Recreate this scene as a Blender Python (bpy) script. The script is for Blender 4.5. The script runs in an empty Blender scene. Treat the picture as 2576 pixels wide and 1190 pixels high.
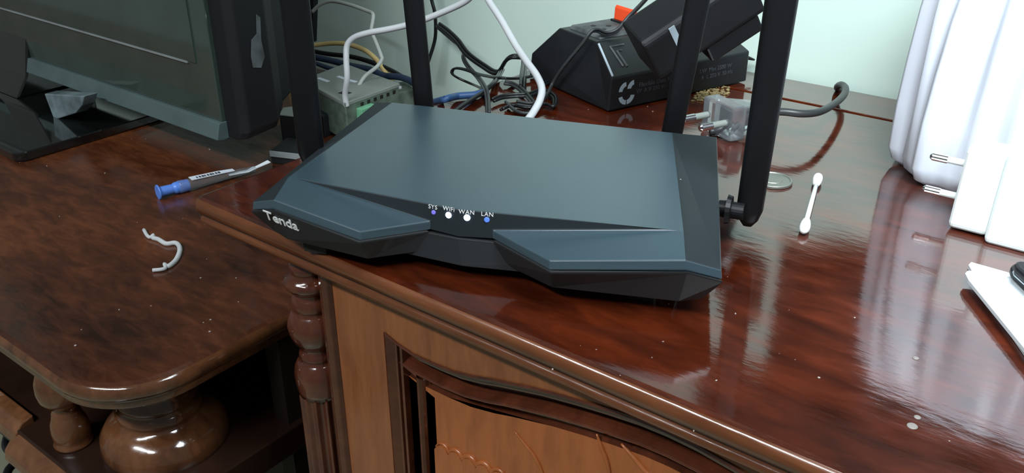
import bpy, bmesh, math, random
from mathutils import Vector, Matrix
random.seed(4)
S = bpy.context.scene
COL = S.collection
R_ = math.radians

# ------------------------------------------------------------------ camera, world, lights, exposure
# X runs along the wall (to the right), Y towards the wall, Z up; z = 0 is the cabinet top
F_PX, PITCH, YAW, CAM_H = 2250.0, R_(27.0), R_(37.7), 0.2192
cr, sr = math.cos(YAW), math.sin(YAW)
RIGHT = Vector((cr, sr, 0))
FWD = Vector((-sr * math.cos(PITCH), cr * math.cos(PITCH), -math.sin(PITCH)))
UP = Vector((-sr * math.sin(PITCH), cr * math.sin(PITCH), math.cos(PITCH)))
CAM = Vector((0, 0, CAM_H))
cam_d = bpy.data.cameras.new('camera')
cam = bpy.data.objects.new('camera', cam_d)
COL.objects.link(cam)
cam_d.sensor_width = 36.0
cam_d.lens = 36.0 * F_PX / 2576.0
cam_d.clip_start = 0.01
cam.matrix_world = Matrix((
    (RIGHT.x, UP.x, -FWD.x, CAM.x), (RIGHT.y, UP.y, -FWD.y, CAM.y),
    (RIGHT.z, UP.z, -FWD.z, CAM.z), (0, 0, 0, 1)))
S.camera = cam

def at(px, py, v=0.0, ax=2):
    """point of the photograph on the plane z = v (ax 2), y = v (ax 1) or x = v (ax 0)"""
    d = FWD + RIGHT * ((px - 1288) / F_PX) - UP * ((py - 595) / F_PX)
    return CAM + d * ((v - CAM[ax]) / d[ax])

W = bpy.data.worlds.new('World')
S.world = W
W.use_nodes = True
W.node_tree.nodes['Background'].inputs[0].default_value = (0.62, 0.68, 0.66, 1)
W.node_tree.nodes['Background'].inputs[1].default_value = 0.175

def area_light(name, loc, target, size, size_y, power, color, spread=180.0):
    l = bpy.data.lights.new(name, 'AREA')
    l.shape = 'RECTANGLE'; l.size = size; l.size_y = size_y
    l.energy = power; l.color = color; l.spread = R_(spread)
    o = bpy.data.objects.new(name, l)
    COL.objects.link(o)
    o.location = loc
    o.rotation_euler = (Vector(target) - Vector(loc)).to_track_quat('-Z', 'Y').to_euler()
    return o
area_light('desk_lamp_light', (0.05, 0.29, 0.52), (-0.12, 0.66, 0.04), 0.22, 0.28, 3.1, (0.86, 0.95, 1.0), 105.0)   # a shaded lamp standing to the right
area_light('ceiling_tube', (-0.35, -1.00, 1.35), (-0.40, 0.30, -0.10), 1.2, 0.10, 33.0, (0.93, 0.97, 1.0))

S.view_settings.view_transform = 'Standard'
S.view_settings.look = 'None'
S.view_settings.gamma = 1.0
S.view_settings.use_curve_mapping = False
S.view_settings.exposure = 0.0

# ------------------------------------------------------------------ materials
def srgb(r, g, b):
    f = lambda c: (c / 255 / 12.92) if c / 255 <= 0.04045 else ((c / 255 + 0.055) / 1.055) ** 2.4
    return (f(r), f(g), f(b), 1)

def base_mat(name):
    m = bpy.data.materials.new(name)
    m.use_nodes = True
    return m, m.node_tree, m.node_tree.nodes['Principled BSDF']

def plain(name, col, rough=0.45, metal=0.0, spec=0.5, bump=0.0, bscale=300.0, var=0.12, vscale=25.0,
          trans=0.0, ior=1.45, coat=0.0, coat_rough=0.05, emit=None, estr=0.0, sss=0.0):
    m, nt, p = base_mat(name)
    N, L = nt.nodes, nt.links
    tc = N.new('ShaderNodeTexCoord')
    no = N.new('ShaderNodeTexNoise'); no.inputs['Scale'].default_value = vscale; no.inputs['Detail'].default_value = 5
    L.new(tc.outputs['Object'], no.inputs['Vector'])
    rp = N.new('ShaderNodeValToRGB')
    rp.color_ramp.elements[0].position = 0.3; rp.color_ramp.elements[1].position = 0.7
    rp.color_ramp.elements[0].color = tuple(c * (1 - var) for c in col[:3]) + (1,)
    rp.color_ramp.elements[1].color = tuple(min(1, c * (1 + var)) for c in col[:3]) + (1,)
    L.new(no.outputs['Fac'], rp.inputs['Fac']); L.new(rp.outputs['Color'], p.inputs['Base Color'])
    p.inputs['Roughness'].default_value = rough
    p.inputs['Metallic'].default_value = metal
    p.inputs['Specular IOR Level'].default_value = spec
    p.inputs['IOR'].default_value = ior
    p.inputs['Transmission Weight'].default_value = trans
    p.inputs['Coat Weight'].default_value = coat
    p.inputs['Coat Roughness'].default_value = coat_rough
    if sss: 
        p.inputs['Subsurface Weight'].default_value = sss
        p.inputs['Subsurface Radius'].default_value = (0.01, 0.01, 0.01)
    if emit:
        p.inputs['Emission Color'].default_value = emit
        p.inputs['Emission Strength'].default_value = estr
    if bump:
        n2 = N.new('ShaderNodeTexNoise'); n2.inputs['Scale'].default_value = bscale; n2.inputs['Detail'].default_value = 3
        L.new(tc.outputs['Object'], n2.inputs['Vector'])
        b = N.new('ShaderNodeBump'); b.inputs['Strength'].default_value = bump; b.inputs['Distance'].default_value = 0.001
        L.new(n2.outputs['Fac'], b.inputs['Height']); L.new(b.outputs['Normal'], p.inputs['Normal'])
    return m

def wood(name, dark, mid, light, stretch=(3.0, 26.0, 26.0), rough=(0.10, 0.24), bump=0.12, coat=0.6, patch=4.0):
    """varnished hardwood: long streaks along the grain, cloudy patches, worn gloss"""
    m, nt, p = base_mat(name)
    N, L = nt.nodes, nt.links
    tc = N.new('ShaderNodeTexCoord')
    mp = N.new('ShaderNodeMapping'); mp.inputs['Scale'].default_value = stretch
    L.new(tc.outputs['Object'], mp.inputs['Vector'])
    g = N.new('ShaderNodeTexNoise'); g.inputs['Scale'].default_value = 5.0; g.inputs['Detail'].default_value = 8; g.inputs['Roughness'].default_value = 0.62
    g.inputs['Distortion'].default_value = 0.4
    L.new(mp.outputs['Vector'], g.inputs['Vector'])
    pt = N.new('ShaderNodeTexNoise'); pt.inputs['Scale'].default_value = patch; pt.inputs['Detail'].default_value = 4
    L.new(tc.outputs['Object'], pt.inputs['Vector'])
    mx = N.new('ShaderNodeMath'); mx.operation = 'MULTIPLY_ADD'; mx.inputs[1].default_value = 0.55
    sc = N.new('ShaderNodeMath'); sc.operation = 'MULTIPLY'; sc.inputs[1].default_value = 0.5
    L.new(pt.outputs['Fac'], sc.inputs[0]); L.new(g.outputs['Fac'], mx.inputs[0]); L.new(sc.outputs[0], mx.inputs[2])
    rp = N.new('ShaderNodeValToRGB')
    e = rp.color_ramp.elements
    e[0].position = 0.36; e[0].color = dark
    e[1].position = 0.70; e[1].color = light
    k = e.new(0.52); k.color = mid
    L.new(mx.outputs[0], rp.inputs['Fac']); L.new(rp.outputs['Color'], p.inputs['Base Color'])
    rr = N.new('ShaderNodeMapRange'); rr.inputs['To Min'].default_value = rough[0]; rr.inputs['To Max'].default_value = rough[1]
    rr.inputs['From Min'].default_value = 0.35; rr.inputs['From Max'].default_value = 0.7
    L.new(g.outputs['Fac'], rr.inputs['Value']); L.new(rr.outputs['Result'], p.inputs['Roughness'])
    p.inputs['Coat Weight'].default_value = coat; p.inputs['Coat Roughness'].default_value = rough[0]
    mp2 = N.new('ShaderNodeMapping'); mp2.inputs['Scale'].default_value = tuple(s * 4 for s in stretch)
    L.new(tc.outputs['Object'], mp2.inputs['Vector'])
    n2 = N.new('ShaderNodeTexNoise'); n2.inputs['Scale'].default_value = 4.0; n2.inputs['Detail'].default_value = 4
    L.new(mp2.outputs['Vector'], n2.inputs['Vector'])
    b = N.new('ShaderNodeBump'); b.inputs['Strength'].default_value = bump; b.inputs['Distance'].default_value = 0.0006
    L.new(n2.outputs['Fac'], b.inputs['Height']); L.new(b.outputs['Normal'], p.inputs['Normal']); L.new(b.outputs['Normal'], p.inputs['Coat Normal'])
    return m

M = {}
M['top'] = wood('cabinet_top_varnish', (0.015, 0.0035, 0.0018, 1), (0.054, 0.0090, 0.0028, 1), (0.120, 0.0190, 0.0048, 1), stretch=(5.0, 16.0, 16.0), rough=(0.07, 0.17), bump=0.10, coat=1.0)
M['edge'] = wood('worn_edge_wood', (0.060, 0.017, 0.006, 1), (0.120, 0.038, 0.013, 1), (0.20, 0.070, 0.026, 1), rough=(0.14, 0.3), coat=0.7)
M['front'] = wood('cabinet_front_wood', (0.150, 0.048, 0.017, 1), (0.225, 0.076, 0.027, 1), (0.29, 0.105, 0.038, 1), stretch=(26, 26, 4), rough=(0.2, 0.36), coat=0.35)
M['panel'] = wood('door_panel_wood', (0.23, 0.065, 0.018, 1), (0.33, 0.098, 0.027, 1), (0.42, 0.130, 0.038, 1), stretch=(22, 22, 4), rough=(0.2, 0.36), coat=0.35)
M['mould'] = wood('dark_moulding_wood', (0.030, 0.009, 0.005, 1), (0.075, 0.020, 0.009, 1), (0.13, 0.038, 0.016, 1), stretch=(10, 10, 10), rough=(0.07, 0.2), coat=0.8)
M['turned'] = wood('turned_column_wood', (0.030, 0.009, 0.006, 1), (0.080, 0.022, 0.011, 1), (0.13, 0.042, 0.020, 1), stretch=(14, 14, 8), rough=(0.09, 0.22), coat=0.8)
M['desk'] = wood('desk_top_varnish', (0.022, 0.007, 0.004, 1), (0.070, 0.020, 0.008, 1), (0.155, 0.046, 0.015, 1), stretch=(6, 18, 18), rough=(0.16, 0.32), coat=0.35, patch=7)
M['desk_leg'] = wood('desk_leg_wood', (0.045, 0.017, 0.008, 1), (0.115, 0.045, 0.018, 1), (0.19, 0.08, 0.034, 1), stretch=(12, 12, 8), rough=(0.08, 0.2), coat=0.8)
M['shelf'] = plain('dark_shelf_wood', (0.020, 0.009, 0.006, 1), 0.3, var=0.3)
M['dark_in'] = plain('dark_inside_wood', (0.012, 0.007, 0.005, 1), 0.6)
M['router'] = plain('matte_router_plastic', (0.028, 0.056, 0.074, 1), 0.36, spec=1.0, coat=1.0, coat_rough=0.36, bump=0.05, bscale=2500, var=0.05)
M['router_dark'] = plain('router_dark_facet_plastic', (0.012, 0.018, 0.022, 1), 0.5, spec=0.5, bump=0.05, bscale=2500, var=0.05)  # darker copy of the shell plastic, set on side facets and notch faces
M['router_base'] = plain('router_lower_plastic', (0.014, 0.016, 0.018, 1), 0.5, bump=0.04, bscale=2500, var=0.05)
M['antenna'] = plain('black_antenna_plastic', (0.0045, 0.005, 0.006, 1), 0.45, spec=0.3, var=0.1)
M['rubber'] = plain('black_rubber', (0.008, 0.008, 0.008, 1), 0.7)
M['print'] = plain('white_print', (0.72, 0.74, 0.74, 1), 0.5, var=0.03)
M['print_grey'] = plain('grey_print', (0.050, 0.058, 0.068, 1), 0.5, var=0.3, vscale=300)
M['print_pale'] = plain('pale_blue_print', (0.36, 0.44, 0.50, 1), 0.5, var=0.15)
M['led_on'] = plain('lit_blue_led', (0.8, 0.9, 1, 1), 0.4, emit=(0.55, 0.72, 1.0, 1), estr=9.0)
M['led_dim'] = plain('dim_blue_led', (0.05, 0.12, 0.5, 1), 0.4, emit=(0.10, 0.22, 0.95, 1), estr=0.75)
M['led_sys'] = plain('violet_led', (0.1, 0.1, 0.4, 1), 0.4, emit=(0.20, 0.18, 0.75, 1), estr=0.6)
M['black'] = plain('black_plastic', (0.010, 0.011, 0.013, 1), 0.35, bump=0.05, bscale=800)
M['black_matte'] = plain('matte_black_plastic', (0.006, 0.007, 0.009, 1), 0.55)
M['dusty'] = plain('dusty_black_plastic', (0.075, 0.085, 0.088, 1), 0.6, var=0.5, vscale=60)
M['gloss'] = plain('glossy_black_panel', (0.006, 0.007, 0.007, 1), 0.07, spec=0.6, coat=1.0, coat_rough=0.06)
M['screen'] = plain('monitor_glass', (0.036, 0.056, 0.047, 1), 0.10, spec=0.8, coat=1.0, coat_rough=0.05)
M['strip_grey'] = plain('grey_lower_bezel', (0.070, 0.105, 0.105, 1), 0.42, var=0.15)
M['neck'] = plain('neck_reflection_grey', (0.16, 0.22, 0.24, 1), 0.25, var=0.5, vscale=40, coat=0.6)  # bright reflection on the neck facet put into its grey colour
M['silver'] = plain('silver_trim', (0.45, 0.52, 0.54, 1), 0.35, metal=0.6)
M['chrome'] = plain('nickel_pin', (0.75, 0.76, 0.78, 1), 0.18, metal=1.0)
M['white_cable'] = plain('white_cable_jacket', (0.50, 0.53, 0.55, 1), 0.42, var=0.05)
M['grey_cable'] = plain('off_white_cable_jacket', (0.42, 0.46, 0.43, 1), 0.5, var=0.06)
M['yellow_cable'] = plain('cream_yellow_cable_jacket', (0.55, 0.42, 0.18, 1), 0.5)
M['blue_cable'] = plain('blue_cable_jacket', (0.022, 0.065, 0.17, 1), 0.5)
M['navy_cable'] = plain('navy_cable_jacket', (0.016, 0.030, 0.060, 1), 0.5)
M['black_cable'] = plain('black_cable_jacket', (0.008, 0.009, 0.010, 1), 0.28)
M['dark_grey_cable'] = plain('dark_grey_cable_jacket', (0.030, 0.034, 0.036, 1), 0.4)
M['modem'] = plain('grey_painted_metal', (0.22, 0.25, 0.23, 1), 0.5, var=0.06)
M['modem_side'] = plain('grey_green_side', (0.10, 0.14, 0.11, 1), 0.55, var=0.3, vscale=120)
M['green'] = plain('green_terminal', (0.16, 0.42, 0.25, 1), 0.4)
M['orange'] = plain('orange_switch', (0.85, 0.085, 0.025, 1), 0.35, var=0.05)
M['clear'] = plain('clear_plastic', (0.80, 0.86, 0.90, 1), 0.10, trans=0.92, ior=1.35, var=0.02)
M['bag'] = plain('white_bag_plastic', (0.58, 0.62, 0.69, 1), 0.32, var=0.02, sss=0.0)
M['charger'] = plain('white_charger_plastic', (0.76, 0.83, 0.83, 1), 0.35, var=0.01)
M['paper'] = plain('white_paper', (0.66, 0.72, 0.76, 1), 0.7, var=0.02, vscale=8)
M['cotton'] = plain('white_cotton', (0.80, 0.82, 0.82, 1), 0.9, bump=0.4, bscale=1500)
M['string'] = plain('white_string', (0.5, 0.52, 0.53, 1), 0.8, bump=0.4, bscale=2500)
M['coin'] = plain('dull_coin_metal', (0.30, 0.31, 0.28, 1), 0.4, metal=0.8)
M['blue_cap'] = plain('blue_cap_plastic', (0.10, 0.24, 0.72, 1), 0.35, var=0.08)
M['label'] = plain('white_label', (0.62, 0.68, 0.76, 1), 0.5, var=0.06)
M['ink'] = plain('dark_ink', (0.03, 0.035, 0.05, 1), 0.6)
M['dark_cloth'] = plain('dark_brown_cloth', (0.020, 0.012, 0.010, 1), 0.9, bump=0.3)
M['crumb'] = plain('pale_crumbs', (0.34, 0.30, 0.27, 1), 0.8, var=0.3, vscale=200)
M['sawdust'] = plain('golden_debris', (0.26, 0.20, 0.09, 1), 0.8, var=0.6, vscale=200)
M['spot'] = plain('pale_dried_spot', (0.24, 0.22, 0.20, 1), 0.5)
M['wall'] = plain('pale_green_wall_paint', (0.49, 0.615, 0.555, 1), 0.6, bump=0.15, bscale=60, var=0.03, vscale=6)
M['floor'] = plain('yellow_green_floor_tile', (0.34, 0.35, 0.25, 1), 0.35, var=0.06)

# ------------------------------------------------------------------ builders
def mesh_obj(name, bm, mat, parent=None, smooth=False, bevel=0.0, seg=2, origin=None, wn=True):
    me = bpy.data.meshes.new(name)
    bmesh.ops.recalc_face_normals(bm, faces=bm.faces[:])
    bm.to_mesh(me); bm.free()
    o = bpy.data.objects.new(name, me)
    COL.objects.link(o)
    if isinstance(mat, (list, tuple)):
        for q in mat: me.materials.append(M[q])
    else:
        me.materials.append(M[mat])
    if smooth:
        for p in me.polygons: p.use_smooth = True
    if bevel:
        b = o.modifiers.new('bevel', 'BEVEL'); b.width = bevel; b.segments = seg
        b.limit_method = 'ANGLE'; b.angle_limit = R_(22); b.harden_normals = False
    if parent is not None:
        o.parent = parent
        if parent.type == 'EMPTY' and not parent.get('local'):
            o.location = -parent.location
    elif origin is not None:
        origin = Vector(origin)
        me.transform(Matrix.Translation(-origin)); o.location = origin
    return o

def tag(o, label, cat, group=None):
    o['label'] = label; o['category'] = cat
    if group: o['group'] = group
    return o

def thing(name, label, cat, loc, rz=None, group=None):
    o = bpy.data.objects.new(name, None)
    o.empty_display_size = 0.02
    COL.objects.link(o)
    o.location = loc
    if rz is not None:
        o.rotation_euler = (0, 0, rz); o['local'] = 1
    return tag(o, label, cat, group)

def bm_box(x0, x1, y0, y1, z0, z1, bm=None):
    bm = bm or bmesh.new()
    v = [bm.verts.new((x, y, z)) for z in (z0, z1) for x, y in ((x0, y0), (x1, y0), (x1, y1), (x0, y1))]
    for f in ((3, 2, 1, 0), (4, 5, 6, 7), (0, 1, 5, 4), (1, 2, 6, 5), (2, 3, 7, 6), (3, 0, 4, 7)):
        bm.faces.new([v[i] for i in f])
    return bm

def bm_loops(loops, bm=None, cap0=True, cap1=True):
    """skin of stacked closed outlines"""
    bm = bm or bmesh.new()
    rows = [[bm.verts.new(p) for p in lp] for lp in loops]
    n = len(rows[0])
    for a, b in zip(rows[:-1], rows[1:]):
        for i in range(n):
            bm.faces.new((a[i], a[(i + 1) % n], b[(i + 1) % n], b[i]))
    if cap0: bm.faces.new(list(reversed(rows[0])))
    if cap1: bm.faces.new(rows[-1])
    return bm

def bm_lathe(prof, c=(0, 0, 0), n=40, bm=None, axis=None, flutes=0, depth=0.0):
    """profile of (radius, height) turned about the vertical or about axis"""
    loops = []
    q = Vector((0, 0, 1)).rotation_difference(Vector(axis).normalized()) if axis is not None else None
    for r, z in prof:
        lp = []
        for i in range(n):
            a = 2 * math.pi * i / n
            rr = r
            if flutes: rr = r - depth * abs(math.sin(a * flutes / 2)) ** 0.6 if False else r - depth * (1 - abs(math.cos(a * flutes / 2)) ** 3)
            p = Vector((rr * math.cos(a), rr * math.sin(a), z))
            if q: p = q @ p
            lp.append(p + Vector(c))
        loops.append(lp)
    return bm_loops(loops, bm)

def smooth_path(pts, per=8):
    pts = [Vector(p) for p in pts]
    P = [pts[0] * 2 - pts[1]] + pts + [pts[-1] * 2 - pts[-2]]
    out = []
    for i in range(1, len(P) - 2):
        a, b, c, d = P[i - 1:i + 3]
        for k in range(per):
            t = k / per
            out.append(0.5 * ((2 * b) + (c - a) * t + (2 * a - 5 * b + 4 * c - d) * t * t + (3 * b - a - 3 * c + d) * t ** 3))
    out.append(pts[-1])
    return out

def bm_tube(pts, r, n=10, bm=None, per=8, off=0.0, smooth=True, twist=0.0, flat=1.0):
    """tube along a path; off shifts it sideways (one core of a twin flex)"""
    p = smooth_path(pts, per) if smooth else [Vector(q) for q in pts]
    loops = []
    up = Vector((0, 0, 1))
    prev = None
    for i, q in enumerate(p):
        t = (p[min(i + 1, len(p) - 1)] - p[max(i - 1, 0)]).normalized()
        if prev is None:
            s = t.cross(up)
            if s.length < 1e-3: s = t.cross(Vector((1, 0, 0)))
        else:
            s = prev - t * prev.dot(t)
        s.normalize(); prev = s
        s2 = Matrix.Rotation(twist, 3, t) @ s
        b = t.cross(s2)
        rr = r(i / (len(p) - 1)) if callable(r) else r
        loops.append([q + s2 * off + s2 * (rr * math.cos(2 * math.pi * k / n)) + b * (rr * flat * math.sin(2 * math.pi * k / n)) for k in range(n)])
    return bm_loops(loops, bm)

def offset_outline(pl, d, closed=True):
    """mitred inward offset of a counter-clockwise 2-D outline (or left-hand offset of an open path)"""
    n = len(pl); out = []
    for i in range(n):
        p = Vector(pl[i])
        e = []
        for a, b in ((i - 1, i), (i, i + 1)):
            if not closed and (a < 0 or b >= n): continue
            v = Vector(pl[b % n]) - Vector(pl[a % n])
            if v.length > 1e-9: e.append(Vector((-v.y, v.x)).normalized())
        nn = sum(e, Vector((0, 0)))
        nn.normalize()
        c = max(0.35, nn.dot(e[0]))
        out.append(p + nn * (d / c))
    return out

def slab(outline, prof):
    """slab with a moulded edge: prof = (inset, z) from bottom to top"""
    return bm_loops([[(p.x, p.y, z) for p in offset_outline(outline, d)] for d, z in prof])

def bm_text(body, size, extrude=0.0002, spacing=1.0, shear=0.0, bold=0.0):
    c = bpy.data.curves.new('txt', 'FONT')
    c.body = body; c.size = size; c.extrude = extrude; c.space_character = spacing; c.shear = shear
    c.offset = bold; c.align_x = 'CENTER'; c.align_y = 'CENTER'; c.resolution_u = 4
    o = bpy.data.objects.new('txt', c)
    COL.objects.link(o)
    bpy.context.view_layer.update()
    me = bpy.data.meshes.new_from_object(o.evaluated_get(bpy.context.evaluated_depsgraph_get()))
    bm = bmesh.new(); bm.from_mesh(me)
    bpy.data.objects.remove(o); bpy.data.curves.remove(c); bpy.data.meshes.remove(me)
    return bm

def place(bm, origin, xdir, normal):
    """lay a flat drawing (made in XY, facing +Z) on a plane"""
    x = Vector(xdir).normalized(); z = Vector(normal).normalized()
    x = (x - z * x.dot(z)).normalized(); y = z.cross(x)
    o = Vector(origin)
    m = Matrix(((x.x, y.x, z.x, o.x), (x.y, y.y, z.y, o.y), (x.z, y.z, z.z, o.z), (0, 0, 0, 1)))
    bm.transform(m)
    return bm

# ------------------------------------------------------------------ the setting
WALL_Y = 0.713
o = mesh_obj('wall_back', bm_box(-3.2, 1.9, WALL_Y, WALL_Y + 0.1, -0.85, 1.75), 'wall'); o['kind'] = 'structure'
o = mesh_obj('floor', bm_box(-3.2, 1.9, -2.2, WALL_Y, -0.95, -0.85), 'floor'); o['kind'] = 'structure'

# dark things added on the wall above the view; the varnished tops mirror them
bm = bmesh.new()
pv = [(-1.9, 0.40), (-0.30, 0.40), (-0.30, 0.295), (0.5, 0.295), (0.5, 0.95), (-1.9, 0.95)]
bm = bm_loops([[(x, y, z) for x, z in pv] for y in (WALL_Y - 0.018, WALL_Y - 0.001)])
tag(mesh_obj('unseen_wall_panel', bm, 'dark_in', origin=(-0.6, WALL_Y - 0.01, 0.6), bevel=0.002), 'wide dark wooden panel assumed high on the wall', 'wall panel')
def hanging(name, x0, x1, hem, ztop, label):
    loops = []
    n = 24
    bm = bmesh.new(); rows = []
    for j in range(6):
        row = []
        for i in range(n + 1):
            t = i / n; x = x0 + (x1 - x0) * t
            zb_ = hem(t)
            z = zb_ + (ztop - zb_) * j / 5
            row.append(bm.verts.new((x, WALL_Y - 0.014 + 0.005 * math.sin(t * 26 + j * 0.3), z)))
        rows.append(row)
    fs = [bm.faces.new((a[i], a[i + 1], b[i + 1], b[i])) for a, b in zip(rows[:-1], rows[1:]) for i in range(n)]
    g = bmesh.ops.extrude_face_region(bm, geom=fs)
    for v in g['geom']:
        if isinstance(v, bmesh.types.BMVert): v.co.y += 0.004
    tag(mesh_obj(name, bm, 'dark_cloth', smooth=True, origin=((x0 + x1) / 2, WALL_Y - 0.014, ztop)), label, 'cloth')
hanging('unseen_cloth', -0.238, 0.02, lambda t: 0.150 - 0.075 * t + 0.010 * math.sin(t * 9), 0.294, 'wide dark brown cloth assumed on the wall over the white bag')
hanging('unseen_cloth', -0.292, -0.252, lambda t: 0.170 + 0.02 * abs(t - 0.5), 0.236, 'narrow dark brown cloth assumed on the wall over the cord')

# ------------------------------------------------------------------ cabinet
CX0, CX1, CYF = -0.4455, 0.62, 0.2645
cab = thing('wooden_cabinet', 'glossy red-brown wooden cabinet with carved arched door carrying the router', 'cabinet', (-0.1, 0.48, -0.85))
TP = [(0.009, -0.0200), (0.004, -0.0185), (0.0015, -0.0155), (0.0022, -0.0128), (0.0042, -0.0118), (0.0030, -0.0104),
      (0.0006, -0.0090), (0.0, -0.0060), (0.0006, -0.0028), (0.0022, -0.0008), (0.0046, 0.0)]
def round_rect(x0, x1, y0, y1, rad, corners=('fl',), n=8):
    pts = []
    spec = (('fl', x0, y0, math.pi, rad), ('fr', x1, y0, 1.5 * math.pi, rad), ('br', x1, y1, 0, rad), ('bl', x0, y1, 0.5 * math.pi, rad))
    for k, x, y, a0, r in spec:
        if k in corners:
            cx = x + r if x == x0 else x - r; cy = y + r if y == y0 else y - r
            for i in range(n + 1):
                a = a0 + 0.5 * math.pi * i / n
                pts.append((cx + r * math.cos(a), cy + r * math.sin(a)))
        else:
            pts.append((x, y))
    return pts
top = mesh_obj('cabinet_top', slab(round_rect(CX0, CX1, CYF, 0.6562, 0.006), TP), ['top', 'edge'], cab)
for p in top.data.polygons:
    if abs(p.normal.z) < 0.93 and p.center.y < 0.6: p.material_index = 1
mesh_obj('back_board', bm_box(CX0 + 0.003, CX1, 0.6578, 0.7075, -0.02, -0.0003), 'top', cab, bevel=0.0008)
mesh_obj('joint_filler', bm_box(CX0 + 0.004, CX1, 0.6555, 0.6585, -0.019, -0.008), 'dark_in', cab)
# carcass
mesh_obj('side_panel', bm_box(-0.366, -0.350, 0.300, 0.70, -0.85, -0.020), 'mould', cab)
mesh_obj('side_panel', bm_box(0.585, 0.60, 0.290, 0.70, -0.85, -0.020), 'mould', cab)
mesh_obj('back_panel', bm_box(-0.350, 0.585, 0.695, 0.703, -0.85, -0.020), 'dark_in', cab)
mesh_obj('cornice_strip', bm_box(-0.385, 0.60, 0.2765, 0.30, -0.0245, -0.0198), 'mould', cab, bevel=0.0012)

FY = 0.282
XL, XR, XC = -0.3055, 0.0355, -0.135
half = [(-0.3055, -0.0480), (-0.2960, -0.0510), (-0.2850, -0.0530), (-0.2700, -0.0528), (-0.2560, -0.0518), (-0.2430, -0.0490), (-0.2310, -0.0455),
        (-0.2190, -0.0425), (-0.2050, -0.0390), (-0.1850, -0.0352), (-0.1680, -0.0325), (-0.1500, -0.0302), (-0.1350, -0.0296)]
arch = half + [(2 * XC - x, z) for x, z in reversed(half[:-1])]
ZB = -0.76
# face frame around the arched opening (front and returns)
bm = bmesh.new()
def quad(bm, *p): bm.faces.new([bm.verts.new(q) for q in p])
FX0, FX1, FZ1 = -0.346, 0.585, -0.021
for x0, x1 in ((FX0, XL), (XR, FX1)):
    quad(bm, (x0, FY, ZB - 0.09), (x1, FY, ZB - 0.09), (x1, FY, FZ1), (x0, FY, FZ1))
for (xa, za), (xb, zb) in zip(arch[:-1], arch[1:]):
    quad(bm, (xa, FY, za), (xb, FY, zb), (xb, FY, FZ1), (xa, FY, FZ1))
quad(bm, (XL, FY, ZB - 0.09), (XR, FY, ZB - 0.09), (XR, FY, ZB), (XL, FY, ZB))
bmesh.ops.remove_doubles(bm, verts=bm.verts[:], dist=1e-5)
g = bmesh.ops.extrude_face_region(bm, geom=bm.faces[:])
for v in g['geom']:
    if isinstance(v, bmesh.types.BMVert): v.co.y += 0.018
mesh_obj('face_frame', bm, 'front', cab)
# rounded stile between the column and the face frame
bm_s = bm_loops([[(-0.3565, FY + 0.012, z), (-0.3565, FY + 0.002, z), (-0.3535, FY - 0.003, z), (-0.3495, FY - 0.0045, z), (-0.3465, FY - 0.003, z), (-0.3452, FY, z), (-0.3452, FY + 0.012, z)] for z in (-0.85, -0.0215)])
mesh_obj('stile_bead', bm_s, 'mould', cab, bevel=0.0006)
# door: swept mouldings and a panel
door = mesh_obj('door', bm_box(XL + 0.001, XR - 0.001, FY + 0.0175, FY + 0.022, ZB, -0.045), 'mould', cab)
path = [(XL, ZB)] + arch + [(XR, ZB)]
def sweep_moulding(name, prof, mat):
    bm = bmesh.new(); rows = []
    for d, y in prof:
        op = offset_outline([(x, -z) for x, z in path], d, closed=False)   # mirrored so that inward is the left hand
        rows.append([bm.verts.new((p.x, FY + y, -p.y)) for p in op])
    for a, b in zip(rows[:-1], rows[1:]):
        for i in range(len(a) - 1): bm.faces.new((a[i], a[i + 1], b[i + 1], b[i]))
    o = mesh_obj(name, bm, mat, door)
    return o
def moulding_profile(a, b, base, height, n=6):
    return [(a + (b - a) * i / n, base - height * math.sin(math.pi * i / n)) for i in range(n + 1)]
sweep_moulding('opening_chamfer', [(-0.0004, -0.0006), (0.0010, -0.0010), (0.0042, 0.0028), (0.0052, 0.0030), (0.0056, 0.0100)], 'mould')
sweep_moulding('outer_groove', [(0.0054, 0.0060), (0.0062, 0.0042), (0.0076, 0.0046), (0.0084, 0.0125), (0.0150, 0.0130)], 'mould')
sweep_moulding('inner_bead', [(0.0148, 0.0130)] + moulding_profile(0.0155, 0.0205, 0.0085, 0.0042) + [(0.0212, 0.0105), (0.0265, 0.0110), (0.0275, 0.0085)], 'mould')
pp = offset_outline([(x, -z) for x, z in path], 0.0270, closed=False)
bm = bmesh.new()
fr = [bm.verts.new((p.x, FY + 0.0085, -p.y)) for p in pp]
f = bm.faces.new(fr)
bmesh.ops.triangulate(bm, faces=[f])
mesh_obj('door_panel', bm, 'panel', door)
# leaf carving in low relief on the panel
def ridge(name, pts, r, flat=0.6):
    bm = bm_tube([(x, FY + 0.0082, z) for x, z in pts], lambda t: r * (0.25 + 0.75 * math.sin(math.pi * min(1, max(0, 0.06 + 0.9 * t)))), n=8, per=5)
    return mesh_obj(name, bm, 'panel', door, smooth=True)
leaf = []
for i in range(5):
    for k in range(7):
        t = k / 6
        leaf.append((-0.2790 + 0.0102 * (i + t), -0.1190 + 0.0008 * (i + t) + 0.0040 * math.sin(math.pi * t) ** 0.7))
leaf += [(-0.224, -0.1185), (-0.218, -0.126), (-0.212, -0.137), (-0.206, -0.152)]
ridge('leaf_carving', leaf, 0.0016)
bm = bmesh.new()
lv = [bm.verts.new((x, FY + 0.0066, z - 0.001)) for x, z in leaf] + [bm.verts.new((x, FY + 0.0066, z)) for x, z in ((-0.215, -0.175), (-0.245, -0.175), (-0.2790, -0.165))]
ff = bm.faces.new(lv)
gx = bmesh.ops.extrude_face_region(bm, geom=[ff])
for v in gx['geom']:
    if isinstance(v, bmesh.types.BMVert): v.co.y += 0.003
mesh_obj('leaf_carving', bm, 'panel', door)
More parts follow.
